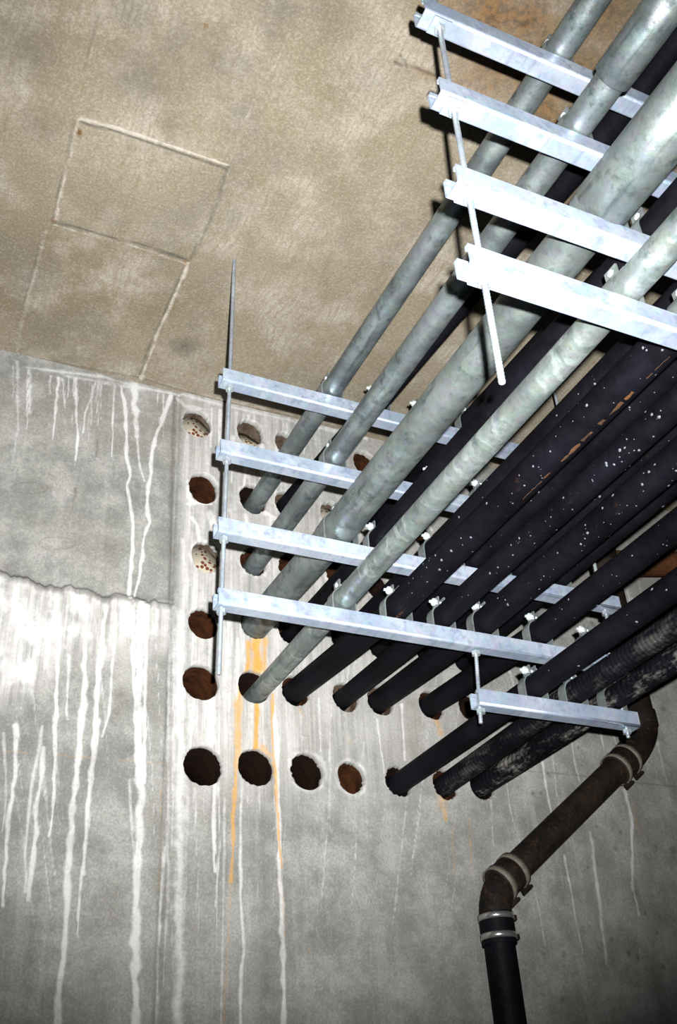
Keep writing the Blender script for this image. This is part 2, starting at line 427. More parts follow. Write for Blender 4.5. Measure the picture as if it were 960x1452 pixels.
    w([(452, 990), (455, 1065)], 5, 3, .7); w([(470, 1000), (467, 1080)], 4, 3, .6); w([(468, 1110), (468, 1180)], 4, 3, .5)
    w([(535, 1020), (540, 1060), (545, 1096)], 4, 3, .85); w([(570, 1000), (574, 1078)], 6, 4, .8)
    w([(426, 1010), (428, 1060)], 5, 3, .5); w([(520, 1150), (522, 1250)], 4, 3, .35); w([(560, 1160), (566, 1300)], 5, 3, .35)
    # upper left pane
    w([(25, 510), (27, 605), (17, 660)], 7, 4, .55, soft=.8)
    w([(84, 533), (78, 595), (76, 620)], 6, 3); w([(90, 535), (93, 575)], 5, 3, .8); w([(73, 530), (72, 555)], 7, 4, .7)
    w([(109, 533), (109, 585), (112, 617), (108, 650)], 6, 3); w([(104, 584), (103, 610)], 4, 3, .7)
    w([(136, 540), (131, 560), (122, 583), (119, 610)], 5, 3, .85); w([(142, 540), (140, 600)], 4, 3, .6)
    w([(164, 542), (161, 590), (160, 645)], 6, 3, .9)
    w([(173, 545), (180, 583), (181, 642), (186, 673), (181, 686), (189, 730), (190, 767), (184, 848)], 6, 5)
    w([(192, 543), (195, 617)], 14, 8, .9); w([(195, 617), (200, 661), (206, 680)], 4, 3, .8)
    w([(244, 558), (231, 592), (216, 636), (216, 667), (209, 699), (212, 739), (205, 761), (200, 811), (191, 846)], 8, 5)
    w([(40, 518), (150, 532), (194, 545), (250, 556), (300, 570), (417, 598), (520, 622)], 8, 10, .75, soft=.9, step=.02)
    w([(253, 562), (262, 575), (290, 580)], 10, 8, .7); w([(95, 530), (200, 548)], 10, 12, .7, soft=.9, step=.02)
    for a in range(300, 440, 9):                  # curtain of runs below the ceiling joint over the top row
        du = random.uniform(-3, 3)
        w([(a+du, 578+(a-300)*.2), (a+du-2, 600+(a-300)*.2+random.uniform(5, 45))], 6, 3, random.uniform(.5, .9))
    for a, b, k in [(318, 650, .7), (330, 660, .8), (348, 668, .9), (372, 672, .9), (392, 675, .8), (420, 690, .7), (440, 700, .6)]:
        w([(a, b-40), (a-2, b+25)], 9, 5, k)
    w([(378, 728), (390, 735), (400, 745)], 9, 7, 1.); w([(348, 730), (354, 760)], 9, 6, .9); w([(384, 735), (382, 770)], 7, 4, .9)
    w([(420, 705), (424, 740)], 8, 5, .7); w([(268, 715), (276, 712), (300, 715)], 7, 6, .9); w([(272, 735), (280, 745), (284, 775)], 6, 7, .9)
    w([(298, 730), (306, 760)], 12, 7, .8); w([(266, 690), (268, 705), (276, 714)], 7, 7, 1.)
    w([(258, 765), (262, 800)], 8, 5, .6); w([(270, 580), (262, 640), (258, 700)], 4, 3, .5); w([(292, 625), (298, 700)], 5, 4, .5)
    # right hand side runs
    for L, a, k in [([(717, 1100), (724, 1150), (740, 1207)], 4, .6), ([(767, 1060), (772, 1100), (783, 1160)], 6, .7), ([(783, 1060), (787, 1100), (793, 1147)], 4, .6),
                    ([(810, 1045), (815, 1080), (822, 1107)], 6, .7), ([(852, 1035), (860, 1080)], 5, .75), ([(868, 1032), (876, 1060)], 5, .7), ([(875, 1035), (880, 1058)], 4, .6),
                    ([(887, 1120), (897, 1167), (897, 1257), (907, 1297)], 8, .8), ([(837, 1180), (847, 1253), (860, 1367)], 8, .7), ([(800, 1213), (813, 1287), (827, 1353)], 5, .7),
                    ([(757, 1257), (766, 1300), (773, 1340)], 5, .5), ([(933, 1053), (953, 1147)], 7, .55), ([(925, 1030), (938, 1100), (950, 1200)], 5, .4), ([(695, 1110), (700, 1200)], 5, .45),
                    ([(890, 838), (897, 866)], 6, .75), ([(905, 820), (912, 858)], 5, .55), ([(930, 800), (942, 845)], 4, .6), ([(898, 850), (906, 868)], 8, .6), ([(940, 800), (949, 840)], 4, .45),
                    ([(905, 1300), (912, 1420)], 6, .35), ([(660, 1130), (664, 1180)], 4, .4), ([(742, 1110), (750, 1190)], 4, .45), ([(690, 930), (712, 1000)], 5, .5), ([(720, 940), (735, 990)], 6, .5)]:
        w(L, a, a*.7, k)
    rr_ = random.Random(8)
    for _ in range(110):                           # faint thin runs all over the pours
        a_, b_ = rr_.uniform(0, 680), rr_.choice([rr_.uniform(850, 900), rr_.uniform(850, 1200), rr_.uniform(1000, 1150)])
        L_ = rr_.uniform(40, 330); lean = (a_-331)*.00045*L_
        w([(a_, b_), (a_-lean*.5+rr_.uniform(-2, 2), b_+L_*.5), (a_-lean, b_+L_)], rr_.uniform(1.5, 5), 1.5, rr_.uniform(.25, .6))
    for _ in range(26):
        a_ = rr_.uniform(10, 240); b_ = 512+a_*.19; L_ = rr_.uniform(15, 90)
        w([(a_, b_), (a_-1, b_+L_)], rr_.uniform(2, 5), 2, rr_.uniform(.35, .8))
    # broad white crust under the lift line
    vpx = np.interp(X, [-3, .18, .38, .55, .75, .87], [.52, .52, .44, .25, .22, .16])
    below = lz-.015-Z
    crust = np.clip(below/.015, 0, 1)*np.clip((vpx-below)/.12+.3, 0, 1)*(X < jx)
    stn = vnoise(X, Z*.10, 60, 31)*.6+vnoise(X, Z*.15, 140, 32)*.4
    blot = vnoise(X, Z, 24, 33)*.6+vnoise(X, Z, 60, 34)*.4
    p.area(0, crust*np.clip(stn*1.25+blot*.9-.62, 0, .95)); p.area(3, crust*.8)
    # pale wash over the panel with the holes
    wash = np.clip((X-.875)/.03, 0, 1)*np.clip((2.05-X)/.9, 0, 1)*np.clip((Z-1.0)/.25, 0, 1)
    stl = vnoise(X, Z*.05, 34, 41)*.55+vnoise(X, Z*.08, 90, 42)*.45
    bright_boost = np.exp(-((X-1.0)/.32)**2-((Z-1.48)/.32)**2)  # extra brightness round the lower left holes, painted into the wash
    p.area(3, wash*np.clip(.22+stl*.9+.25*bright_boost, 0, .95)); p.area(0, bright_boost*np.clip(stl*1.2-.4, 0, .55)*np.clip((X-.875)/.03, 0, 1))
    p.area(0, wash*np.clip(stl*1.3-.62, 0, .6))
    top = np.clip((X-.95)/.1, 0, 1)*np.clip((2.0-X)/.3, 0, 1)*np.clip((Z-1.95)/.12, 0, 1)
    p.area(0, top*np.clip(stn*.7+vnoise(X, Z, 13, 61)*.5+vnoise(X, Z, 40, 62)*.3-.55, 0, .7))
    # pale mortar rims
    for (row, col), (hx, hz, r, rv) in HOLES.items():
        if (row == 6 and col >= 2) or row <= 4:
            k = .6 if row in (2, 3) or (row == 6 and col in (3, 4)) else .35
            d = np.hypot(X-hx, Z-hz); m = d < r*1.6
            ring = np.exp(-((d-r*1.1)/(.012))**2)*k*(.5+.7*vnoise(X, Z, 45, 50+row))
            p.c[m, 0] = np.maximum(p.c[m, 0], ring[m])
    # rust runs
    ru([(365, 905), (365, 930), (364, 958)], 26, 17, 1., soft=.6); ru([(352, 912), (350, 960), (343, 975)], 8, 8, .9); ru([(376, 908), (374, 950)], 9, 6, .8)
    ru([(364, 998), (364, 1030), (363, 1062)], 7, 10, 1.); ru([(372, 1060), (384, 1072)], 10, 8, .6)
    ru([(342, 975), (337, 1000), (335, 1080), (332, 1130), (328, 1250)], 9, 5, .85, soft=.8); ru([(340, 985), (338, 1090)], 8, 10, .7)
    ru([(387, 985), (385, 1020), (388, 1070), (391, 1110), (396, 1200), (400, 1230)], 6, 5, .8)
    ru([(328, 1240), (322, 1350), (316, 1460)], 6, 4, .45, soft=.9); ru([(398, 1240), (404, 1330)], 3, 3, .5)
    ru([(618, 1018), (625, 1040)], 12, 9, .55, soft=.9); ru([(628, 1128), (632, 1165)], 16, 8, .6, soft=.9); ru([(666, 1160), (668, 1240)], 5, 3, .4)
    ru([(640, 1170), (645, 1240)], 4, 3, .4); ru([(490, 1045), (496, 1052)], 9, 6, .35); ru([(425, 1008), (430, 1016)], 12, 9, .45); ru([(437, 1030), (437, 1037)], 6, 4, .4)
    ru([(229, 1120), (226, 1260)], 4, 3, .4); ru([(438, 1347), (440, 1350)], 7, 5, .5); ru([(390, 850), (388, 860)], 6, 4, .4); ru([(898, 1140), (912, 1210)], 4, 3, .35)
    ru([(0, 1064), (115, 1074), (232, 1082)], 2, 2, .45, step=.02); ru([(905, 840), (915, 860)], 5, 4, .35)
    # dark marks
    dk([(249, 556), (244, 700), (242, 848)], 5, 6, .75, soft=.8); dk([(240, 860), (236, 1100), (228, 1460)], 5, 4, .4, soft=.9)
    dk([(376, 1110), (374, 1250), (371, 1460)], 15, 12, .38, soft=1.); dk([(350, 1235), (372, 1228)], 4, 3, .4)
    dk([(0, 812), (30, 818), (60, 835), (110, 843), (190, 849), (240, 846)], 7, 6, .6, soft=1., step=.02)  # dark band along the lift line, shade of its step painted in
    dk([(232, 1225), (233, 1300)], 7, 4, .4); dk([(40, 530), (70, 532)], 16, 12, .3, soft=1.)
    for q in [(170, 985, 8), (173, 997, 7), (165, 1012, 8), (160, 1018, 7), (184, 1062, 9), (228, 880, 6), (230, 905, 5), (170, 595, 5), (155, 775, 9), (12, 802, 10), (60, 688, 4), (440, 1325, 4), (354, 1235, 6)]:
        p.blot(2, onwall(*q[:2]), q[2]*u*.9, .5, .8)
    for q in [(755, 1125, 4), (767, 1125, 4), (820, 1060, 4), (825, 1085, 3), (777, 1097, 3), (901, 1266, 7), (892, 1352, 7), (905, 1358, 5), (800, 1353, 5), (798, 1417, 5), (941, 1005, 6), (873, 1203, 6),
              (867, 1333, 5), (932, 1323, 5), (930, 1200, 5), (833, 1230, 4), (840, 884, 8), (826, 892, 6), (941, 815, 6), (771, 1353, 4), (935, 1300, 4), (880, 1180, 5), (915, 1295, 5), (846, 1172, 4), (940, 1370, 6), (955, 1205, 7)]:
        p.blot(2, onwall(*q[:2]), q[2]*u*.6, .85, .7)
    p.blot(2, onwall(372, 630), .017, 1., .2)  # small open hole, its dark inside painted on as a disc
    dk([(733, 1091), (850, 1103), (965, 1117)], 1.6, 1.6, .7, wob=.05); dk([(900, 1130), (925, 1300), (940, 1460)], 28, 30, .35, soft=1.)
    dk([(108, 690), (104, 720)], 2.5, 2, .7); dk([(139, 620), (138, 645)], 2.5, 2, .6); dk([(162, 655), (163, 675)], 2.5, 2, .4)
    for cx, cy, rx, ry in [(43, 689, 26, 8), (82, 768, 26, 9)]:
        e = [(cx+rx*math.cos(k*math.pi/10), cy+ry*math.sin(k*math.pi/10)) for k in range(21)]
        dk(e, 1.8, 1.8, .45, wob=.05)
    # hole rims inside stay plain
    p.c[Y > .025] *= .3
    me = bpy.data.meshes.new('wall_back')
    co = np.stack([X*S, (3.0+Y)*S, Z*S+EYE], 1)
    me.from_pydata(co.tolist(), [], Q.tolist())
    me.polygons.foreach_set('use_smooth', np.ones(len(me.polygons), bool))
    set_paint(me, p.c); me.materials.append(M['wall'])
    o = bpy.data.objects.new('wall_back', me); C.objects.link(o); o['kind'] = 'structure'
    return o

ZC = 2.70
def build_ceiling():
    gx = np.concatenate([np.linspace(-2.3, -.1, 8)[:-1], np.arange(-.1, 2.3, .008), np.linspace(2.3, 6.2, 16)])
    gy = np.concatenate([np.linspace(-2.9, .7, 8)[:-1], np.arange(.7, 3.035, .008)])
    nx, ny = len(gx), len(gy); vid = np.arange(nx*ny).reshape(nx, ny)
    P = np.stack(np.meshgrid(gx, gy, indexing='ij'), -1).reshape(-1, 2)
    Q = np.stack([vid[:-1, :-1], vid[:-1, 1:], vid[1:, 1:], vid[1:, :-1]], -1).reshape(-1, 4)
    p = Paint(P); W = lambda L: [onceil(*q) for q in L]; u = .0024
    def li(L, a, b=None, k=1., **kw): p.stroke(0, W(L), a*u*.5, (b or a)*u*.5, k, step=.03, **kw)
    def ru(L, a, b=None, k=1., **kw): p.stroke(1, W(L), a*u*.5, (b or a)*u*.5, k, step=.03, **kw)
    def dk(L, a, b=None, k=1., **kw): p.stroke(2, W(L), a*u*.5, (b or a)*u*.5, k, step=.03, **kw)
    li([(112, 168), (170, 183), (225, 202), (322, 234)], 6, 6, .9); dk([(116, 174), (175, 190), (230, 209), (322, 240)], 3, 3, .8)
    li([(110, 172), (100, 220), (90, 255), (80, 310)], 6, 6, .7); dk([(107, 175), (86, 255), (76, 312)], 3, 3, .6)
    li([(78, 318), (140, 336), (200, 352), (266, 374)], 4, 4, .6); dk([(76, 314), (140, 331), (200, 347), (266, 368)], 4, 4, .9)
    li([(267, 372), (248, 420), (225, 470), (200, 538)], 6, 7, .8); dk([(262, 374), (243, 420), (220, 470), (196, 536)], 3, 3, .6)
    li([(66, 325), (50, 385), (35, 440), (22, 505)], 9, 9, .55, soft=.9); dk([(62, 325), (46, 385), (30, 440)], 3, 3, .5)
    li([(145, 15), (125, 90), (112, 165)], 4, 4, .4); dk([(140, 20), (120, 100)], 3, 3, .4)
    li([(412, 40), (384, 104), (365, 128), (342, 193), (324, 234)], 5, 5, .55); dk([(322, 238), (310, 280), (290, 330), (268, 370)], 4, 4, .55)
    li([(322, 240), (300, 300), (272, 366)], 4, 4, .4)
    dk([(0, 500), (60, 510), (200, 536), (300, 566), (420, 592)], 6, 5, .35, soft=.9)
    li([(0, 498), (60, 508), (200, 534), (300, 563), (420, 590), (560, 620)], 6, 8, .6, soft=.9)
    li([(210, 245), (190, 250), (170, 290), (150, 300)], 3, 3, .3); dk([(560, 88), (580, 94), (622, 108)], 4, 4, .9); dk([(568, 78), (578, 95)], 3, 2, .8)
    for q in [(111, 188, 5), (264, 372, 4), (76, 312, 4), (292, 36, 3)]: p.blot(1, onceil(*q[:2]), q[2]*u, 1., .4)
    for q in [(420, 255, 9), (463, 270, 7), (210, 430, 8), (140, 285, 6), (440, 310, 10)]: p.blot(0, onceil(*q[:2]), q[2]*u*.7, .55, .7)
    for q in [(205, 110, 34, .45), (245, 70, 20, .4), (38, 72, 26, .45), (262, 492, 14, .7), (190, 20, 18, .5), (400, 20, 18, .4), (240, 175, 14, .35), (300, 80, 28, .3), (60, 180, 20, .35), (520, 110, 26, .2), (470, 20, 24, .3)]:
        p.blot(2, onceil(*q[:2]), q[2]*u, q[3], 1.)
    for q in [(700, 20, 50, .9), (740, 40, 45, .9), (690, 110, 35, .7), (660, 90, 25, .5), (760, 90, 40, .8), (820, 130, 50, .9), (860, 20, 45, .6), (620, 40, 20, .35), (930, 60, 50, .8), (780, 150, 35, .8), (600, 20, 14, .3)]:
        p.blot(1, onceil(*q[:2]), q[2]*u, q[3], 1.)
    ru([(570, 95), (620, 110), (680, 130)], 12, 14, .5, soft=1.)
    zz = -.0015*p.c[:, 0]+.0015*p.c[:, 2]+(vnoise(P[:, 0], P[:, 1], 2.2, 9)-.5)*.006
    zz[P[:, 1] < .7] = 0
    # patch between joints stands slightly proud
    me = bpy.data.meshes.new('ceiling')
    me.from_pydata(np.stack([P[:, 0]*S, P[:, 1]*S, (ZC+zz)*S+EYE], 1).tolist(), [], Q.tolist())
    me.polygons.foreach_set('use_smooth', np.ones(len(me.polygons), bool))
    set_paint(me, p.c); me.materials.append(M['ceiling'])
    o = bpy.data.objects.new('ceiling', me); C.objects.link(o); o['kind'] = 'structure'

build_wall(); build_ceiling()
FZ = -EYE/S
def slab(name, x0, x1, y0, y1, z0, z1):
    m = MB(); m.box(x0, x1, y0, y1, z0, z1); o = m.build(name, M['plain']); o['kind'] = 'structure'
slab('floor', -2.3, 6.2, -2.9, 3.0, FZ-.1, FZ)
slab('wall_left', -2.4, -2.3, -2.9, 3.0, FZ, ZC)
slab('wall_right', 6.2, 6.3, -2.9, 3.0, FZ, ZC)
slab('wall_front', -2.3, 6.2, -3.0, -2.9, FZ, ZC)

# ------------------------------------------------------------------ sleeves lining the holes
ROWN = {1: 'top row', 2: 'second row from the top', 3: 'third row from the top', 4: 'fourth row from the top', 5: 'second lowest row', 6: 'lowest row'}
SL = {   # material, label
 (1, 1): ('sleeve_grey', 'wall sleeve sealed with rust-flecked mortar, top left corner of the hole grid'),
 (1, 2): ('sleeve_grey', 'half mortared wall sleeve in the top row, just right of the hanger rod'),
 (1, 3): ('sleeve_grey', 'small empty brown sleeve in the top row, left beside the thin uppermost pipe'),
 (1, 5): ('sleeve', 'chipped brown top row sleeve seen between the second and the thick galvanised pipe'),
 (2, 1): ('sleeve', 'empty rusty sleeve with white crust on its left rim, below the mortar sealed one'),
 (2, 2): ('sleeve_dark', 'rusty sleeve that the uppermost thin galvanised pipe enters'),
 (2, 3): ('sleeve_grey', 'brown sleeve between the uppermost and second galvanised pipes, second hole row'),
 (2, 4): ('sleeve_grey', 'pale mortared sleeve left of the thick galvanised pipe, above the third channel'),
 (2, 5): ('sleeve_dark', 'dark chipped sleeve right of the thick galvanised pipe, above the third channel'),
 (2, 6): ('sleeve', 'brown sleeve peeping out right of the rippled galvanised pipe'),
 (3, 1): ('sleeve_grey', 'sleeve sealed with rust-spotted mortar beside the hanger rod, under the third channel end'),
 (3, 2): ('sleeve', 'ragged rusty sleeve that the second galvanised pipe enters below the third channel'),
 (3, 3): ('sleeve', 'dark sleeve between the second and the thick galvanised pipe below the third channel'),
 (3, 4): ('sleeve', 'brown sleeve between the thick and the rippled galvanised pipe below the third channel'),
 (3, 5): ('sleeve_dark', 'dark sleeve hidden right of the rippled pipe under the third channel'),
 (4, 1): ('sleeve', 'empty rusty sleeve at the left end of the fourth channel'),
 (4, 2): ('sleeve_grey', 'sleeve tightly filled by the thick galvanised pipe, rust run beneath it'),
 (4, 3): ('sleeve', 'rusty sleeve under the fourth channel, upper left of the lowest galvanised pipe'),
 (4, 4): ('sleeve', 'rusty sleeve under the fourth channel, upper left of the first black pipe'),
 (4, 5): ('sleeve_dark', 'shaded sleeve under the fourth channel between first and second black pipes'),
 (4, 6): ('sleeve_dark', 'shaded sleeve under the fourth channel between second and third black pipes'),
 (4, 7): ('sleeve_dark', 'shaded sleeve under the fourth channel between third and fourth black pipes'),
 (5, 1): ('sleeve', 'round empty rust-red sleeve left of the foot of the long hanger rod'),
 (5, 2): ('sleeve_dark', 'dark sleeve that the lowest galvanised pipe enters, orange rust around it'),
 (5, 3): ('sleeve', 'sleeve that the leftmost black pipe below the fourth channel enters'),
 (5, 4): ('sleeve_grey', 'grey crusted sleeve that the second black pipe from the left enters'),
 (5, 5): ('sleeve_grey', 'chipped grey sleeve that the third black pipe from the left enters'),
 (5, 6): ('sleeve', 'rust-red sleeve that the fourth black pipe from the left enters'),
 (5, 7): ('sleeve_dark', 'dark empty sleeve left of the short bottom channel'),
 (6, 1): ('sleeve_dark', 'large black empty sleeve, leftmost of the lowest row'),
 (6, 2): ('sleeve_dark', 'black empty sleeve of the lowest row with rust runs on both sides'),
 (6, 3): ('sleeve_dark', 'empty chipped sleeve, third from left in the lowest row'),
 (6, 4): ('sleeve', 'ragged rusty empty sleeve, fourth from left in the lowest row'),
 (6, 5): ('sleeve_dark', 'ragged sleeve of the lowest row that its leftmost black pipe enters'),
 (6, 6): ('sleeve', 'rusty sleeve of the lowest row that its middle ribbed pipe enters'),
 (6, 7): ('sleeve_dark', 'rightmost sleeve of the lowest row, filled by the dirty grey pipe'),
}
PLUG = {(1, 1): .022, (1, 2): .03, (2, 4): .018, (3, 1): .022}
for key, (hx, hz, r, rv) in HOLES.items():
    r = rv
    mt, lab = SL[key]
    e = thing('pipe_sleeve', lab, 'pipe sleeve', (hx, 3.03, hz-r), 'pipe sleeves cast in the wall')
    m = MB(); m.shell((hx, 3.031, hz), (hx, 3.42, hz), r+.001, r+.008, 36)
    m.build('sleeve_tube', M[mt], e)
    if key in PLUG:
        m = MB(); d = PLUG[key]
        tilt = .045 if key == (1, 2) else .012
        n = 36; vs = [(hx, 3.03+d-.012, hz)]
        for k in range(n):
            a = 2*math.pi*k/n
            vs.append((hx+r*math.cos(a), 3.03+d+tilt*math.sin(a)+.006*math.sin(3*a), hz+r*math.sin(a)))
        for k in range(n):
            a = 2*math.pi*k/n
            vs.append((hx+r*math.cos(a), 3.40, hz+r*math.sin(a)))
        m.add(vs, [(0, 1+k, 1+(k+1) % n) for k in range(n)]+[(1+k, 1+(k+1) % n, 1+n+(k+1) % n, 1+n+k) for k in range(n)]+[tuple(range(n+1, 2*n+1))])
        m.build('mortar_plug', M['mortar'], e)
    else:
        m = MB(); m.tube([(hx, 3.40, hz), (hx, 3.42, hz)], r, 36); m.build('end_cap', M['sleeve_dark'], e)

# ------------------------------------------------------------------ pipe racks
TOP = {1: (2.167, 2.1775), 2: (1.884, 1.8795), 3: (1.606, 1.6015), 4: (1.378, 1.379)}
YR = {1: 2.2775, 2: 1.0}
HW = .024; HH = .048
def strut_profile(yc, top):
    y0, y1 = yc-HW, yc+HW; z0, z1 = top-HH, top; t = .004; rb = .007
    arc = lambda cy, cz, a0, a1, r_: [(cy+r_*math.cos(a0+(a1-a0)*k/4), cz+r_*math.sin(a0+(a1-a0)*k/4)) for k in range(5)]
    pi = math.pi
    out = [(y0, z1)]+arc(y0+rb, z0+rb, pi, 1.5*pi, rb)+arc(y1-rb, z0+rb, 1.5*pi, 2*pi, rb)+[(y1, z1)]
    lip = [(y1-.011, z1), (y1-.011, z1-.010), (y1-.011+t, z1-.010), (y1-.011+t, z1-t), (y1-t, z1-t)]
    inn = arc(y1-rb, z0+rb, 2*pi, 1.5*pi, rb-t)+arc(y0+rb, z0+rb, 1.5*pi, pi, rb-t)
    lip2 = [(y0+t, z1-t), (y0+.011-t, z1-t), (y0+.011-t, z1-.010), (y0+.011, z1-.010), (y0+.011, z1)]
    return out+lip+inn+lip2
def strut(x0, x1, yc, top, parent):
    pr = strut_profile(yc, top); n = len(pr); m = MB()
    m.extrude_x(pr, x0, x1, False)
    # smooth only the rolled corners
    for k in list(range(1, 5))+list(range(6, 10)):
        m.sm[k] = True
    # end faces as strips between outer and inner outline
    h = n//2
    for off in (0, n):
        for a, b, c, d in [(0, 1, n-5, n-5)]: pass
    out_i = list(range(0, 12)); inn = [n-1-k for k in range(0, 0)]
    # ends: triangulated n-gon
    m.f.append(list(range(n))[::-1]); m.sm.append(False)
    m.f.append([n+k for k in range(n)]); m.sm.append(False)
    return m.build('strut_channel', M['strut'], parent)
def nutset(parent, x, y, z, below=True, sq=True):
    m = MB()
    s_ = -1 if below else 1
    if sq:
        m.box(x-.022, x+.022, y-.021, y+.021, min(z, z+s_*.005), max(z, z+s_*.005))
        w_ = m.build('square_washer', M['strut'], parent)
    m = MB(); zz = z+s_*.005
    m.hexa((x, y, min(zz, zz+s_*.012)), .0135, .012); m.build('hex_nut', M['rod'], parent)
def rod(parent, p0, p1, r=.0066):
    m = MB(); p0 = Vector(p0); p1 = Vector(p1); L = (p1-p0).length; n = int(L/.004)
    pts = [p0+(p1-p0)*k/n for k in range(n+1)]
    m.tube(pts, [r*(1.0 if k % 2 else .86) for k in range(n+1)], 10)
    return m.build('threaded_rod', M['rod'], parent)
def strap(parent, cx, yc, top, r, cz, mat='strap', bolt=True):
    """two-piece channel strap over a pipe, bolted at its crown"""
    m = MB(); hw = .017; th = .004; ro = r+th+.001; ri = r+.001; n = 24
    outl = [(cx-ro, top-.006)]+[(cx+ro*math.cos(math.pi-math.pi*k/n), cz+ro*math.sin(math.pi-math.pi*k/n)) for k in range(n+1)]+[(cx+ro, top-.006)]
    inl = [(cx-ri, top-.006)]+[(cx+ri*math.cos(math.pi-math.pi*k/n), cz+ri*math.sin(math.pi-math.pi*k/n)) for k in range(n+1)]+[(cx+ri, top-.006)]
    k_ = len(outl); vs = []
    for L in (outl, inl):
        for y in (yc-hw, yc+hw): vs += [(x, y, z) for x, z in L]
    fs = []
    for i in range(k_-1):
        fs += [(i, i+1, k_+i+1, k_+i), (2*k_+i, 3*k_+i, 3*k_+i+1, 2*k_+i+1), (i, 2*k_+i, 2*k_+i+1, i+1), (k_+i, k_+i+1, 3*k_+i+1, 3*k_+i)]
    m.add(vs, fs, False)
    m.box(cx-.013, cx-.008, yc-hw, yc+hw, cz+r, cz+r+.032); m.box(cx+.008, cx+.013, yc-hw, yc+hw, cz+r, cz+r+.032)
    o = m.build('pipe_strap', M[mat], parent)
    b = MB(); zb = cz+r+.02
    lb = .032 if bolt else .016
    b.tube([(cx-lb, yc, zb), (cx+.024, yc, zb)], .0045, 10); b.hexa((cx-.022+(0 if bolt else .008), yc, zb), .0115 if bolt else .008, .009 if bolt else .001, 'x'); b.hexa((cx+.013, yc, zb), .0115, .009, 'x')
    b.build('strap_bolt', M['bolt'], o)
XR = 2.172
r1 = thing('pipe_rack', 'five-tier channel rack hung from the ceiling near the wall on a long thin rod', 'pipe rack', (.79, YR[1], 1.13))
r2 = thing('pipe_rack', 'flash-bleached channel rack nearest the viewer, upper right, above the other rack', 'pipe rack', (.825, YR[2], 1.08))
lx1 = {1: .786, 2: .781, 3: .776, 4: .778}; lx2 = {1: .797, 2: .797, 3: .797, 4: .79}
def rod1x(z): return .789+(z-1.15)*(.8316-.789)/(2.70-1.15)
def rod2x(z): return .826+(z-1.1)*(.845-.826)/(2.2-1.1)
for rk, root, ri, lx, rx in ((r1, r1, 0, lx1, rod1x), (r2, r2, 1, lx2, rod2x)):
    y = YR[ri+1]
    for t in (1, 2, 3, 4):
        tp = TOP[t][ri]
        strut(lx[t], XR, y, tp, root)
        xr_ = rx(tp-HH)
        nutset(root, xr_, y, tp-HH, True, ri == 1)
        nutset(root, XR-.05, y, tp-HH, True, ri == 1)
    zb = 1.135 if ri == 0 else 1.085
    rod(root, (rx(zb), y, zb), (rx(ZC), y, ZC-.002))
    rod(root, (XR-.05, y, 1.50 if ri == 0 else 1.085), (XR-.05, y, ZC-.002))
T5 = 1.193
strut(1.560, 2.135, YR[1], T5, r1)
for xx, zt in ((1.588, TOP[4][0]-HH-.012), (2.098, TOP[4][0]+.02)):
    rod(r1, (xx+(-.018 if xx < 2 else 0), YR[1], 1.098 if xx < 2 else 1.115), (xx, YR[1], zt), .0062)
nutset(r1, 1.576, YR[1], T5-HH, True, False); nutset(r1, 2.098, YR[1], T5-HH, True, False)
nutset(r1, 1.588, YR[1], TOP[4][0]-HH, True, False)

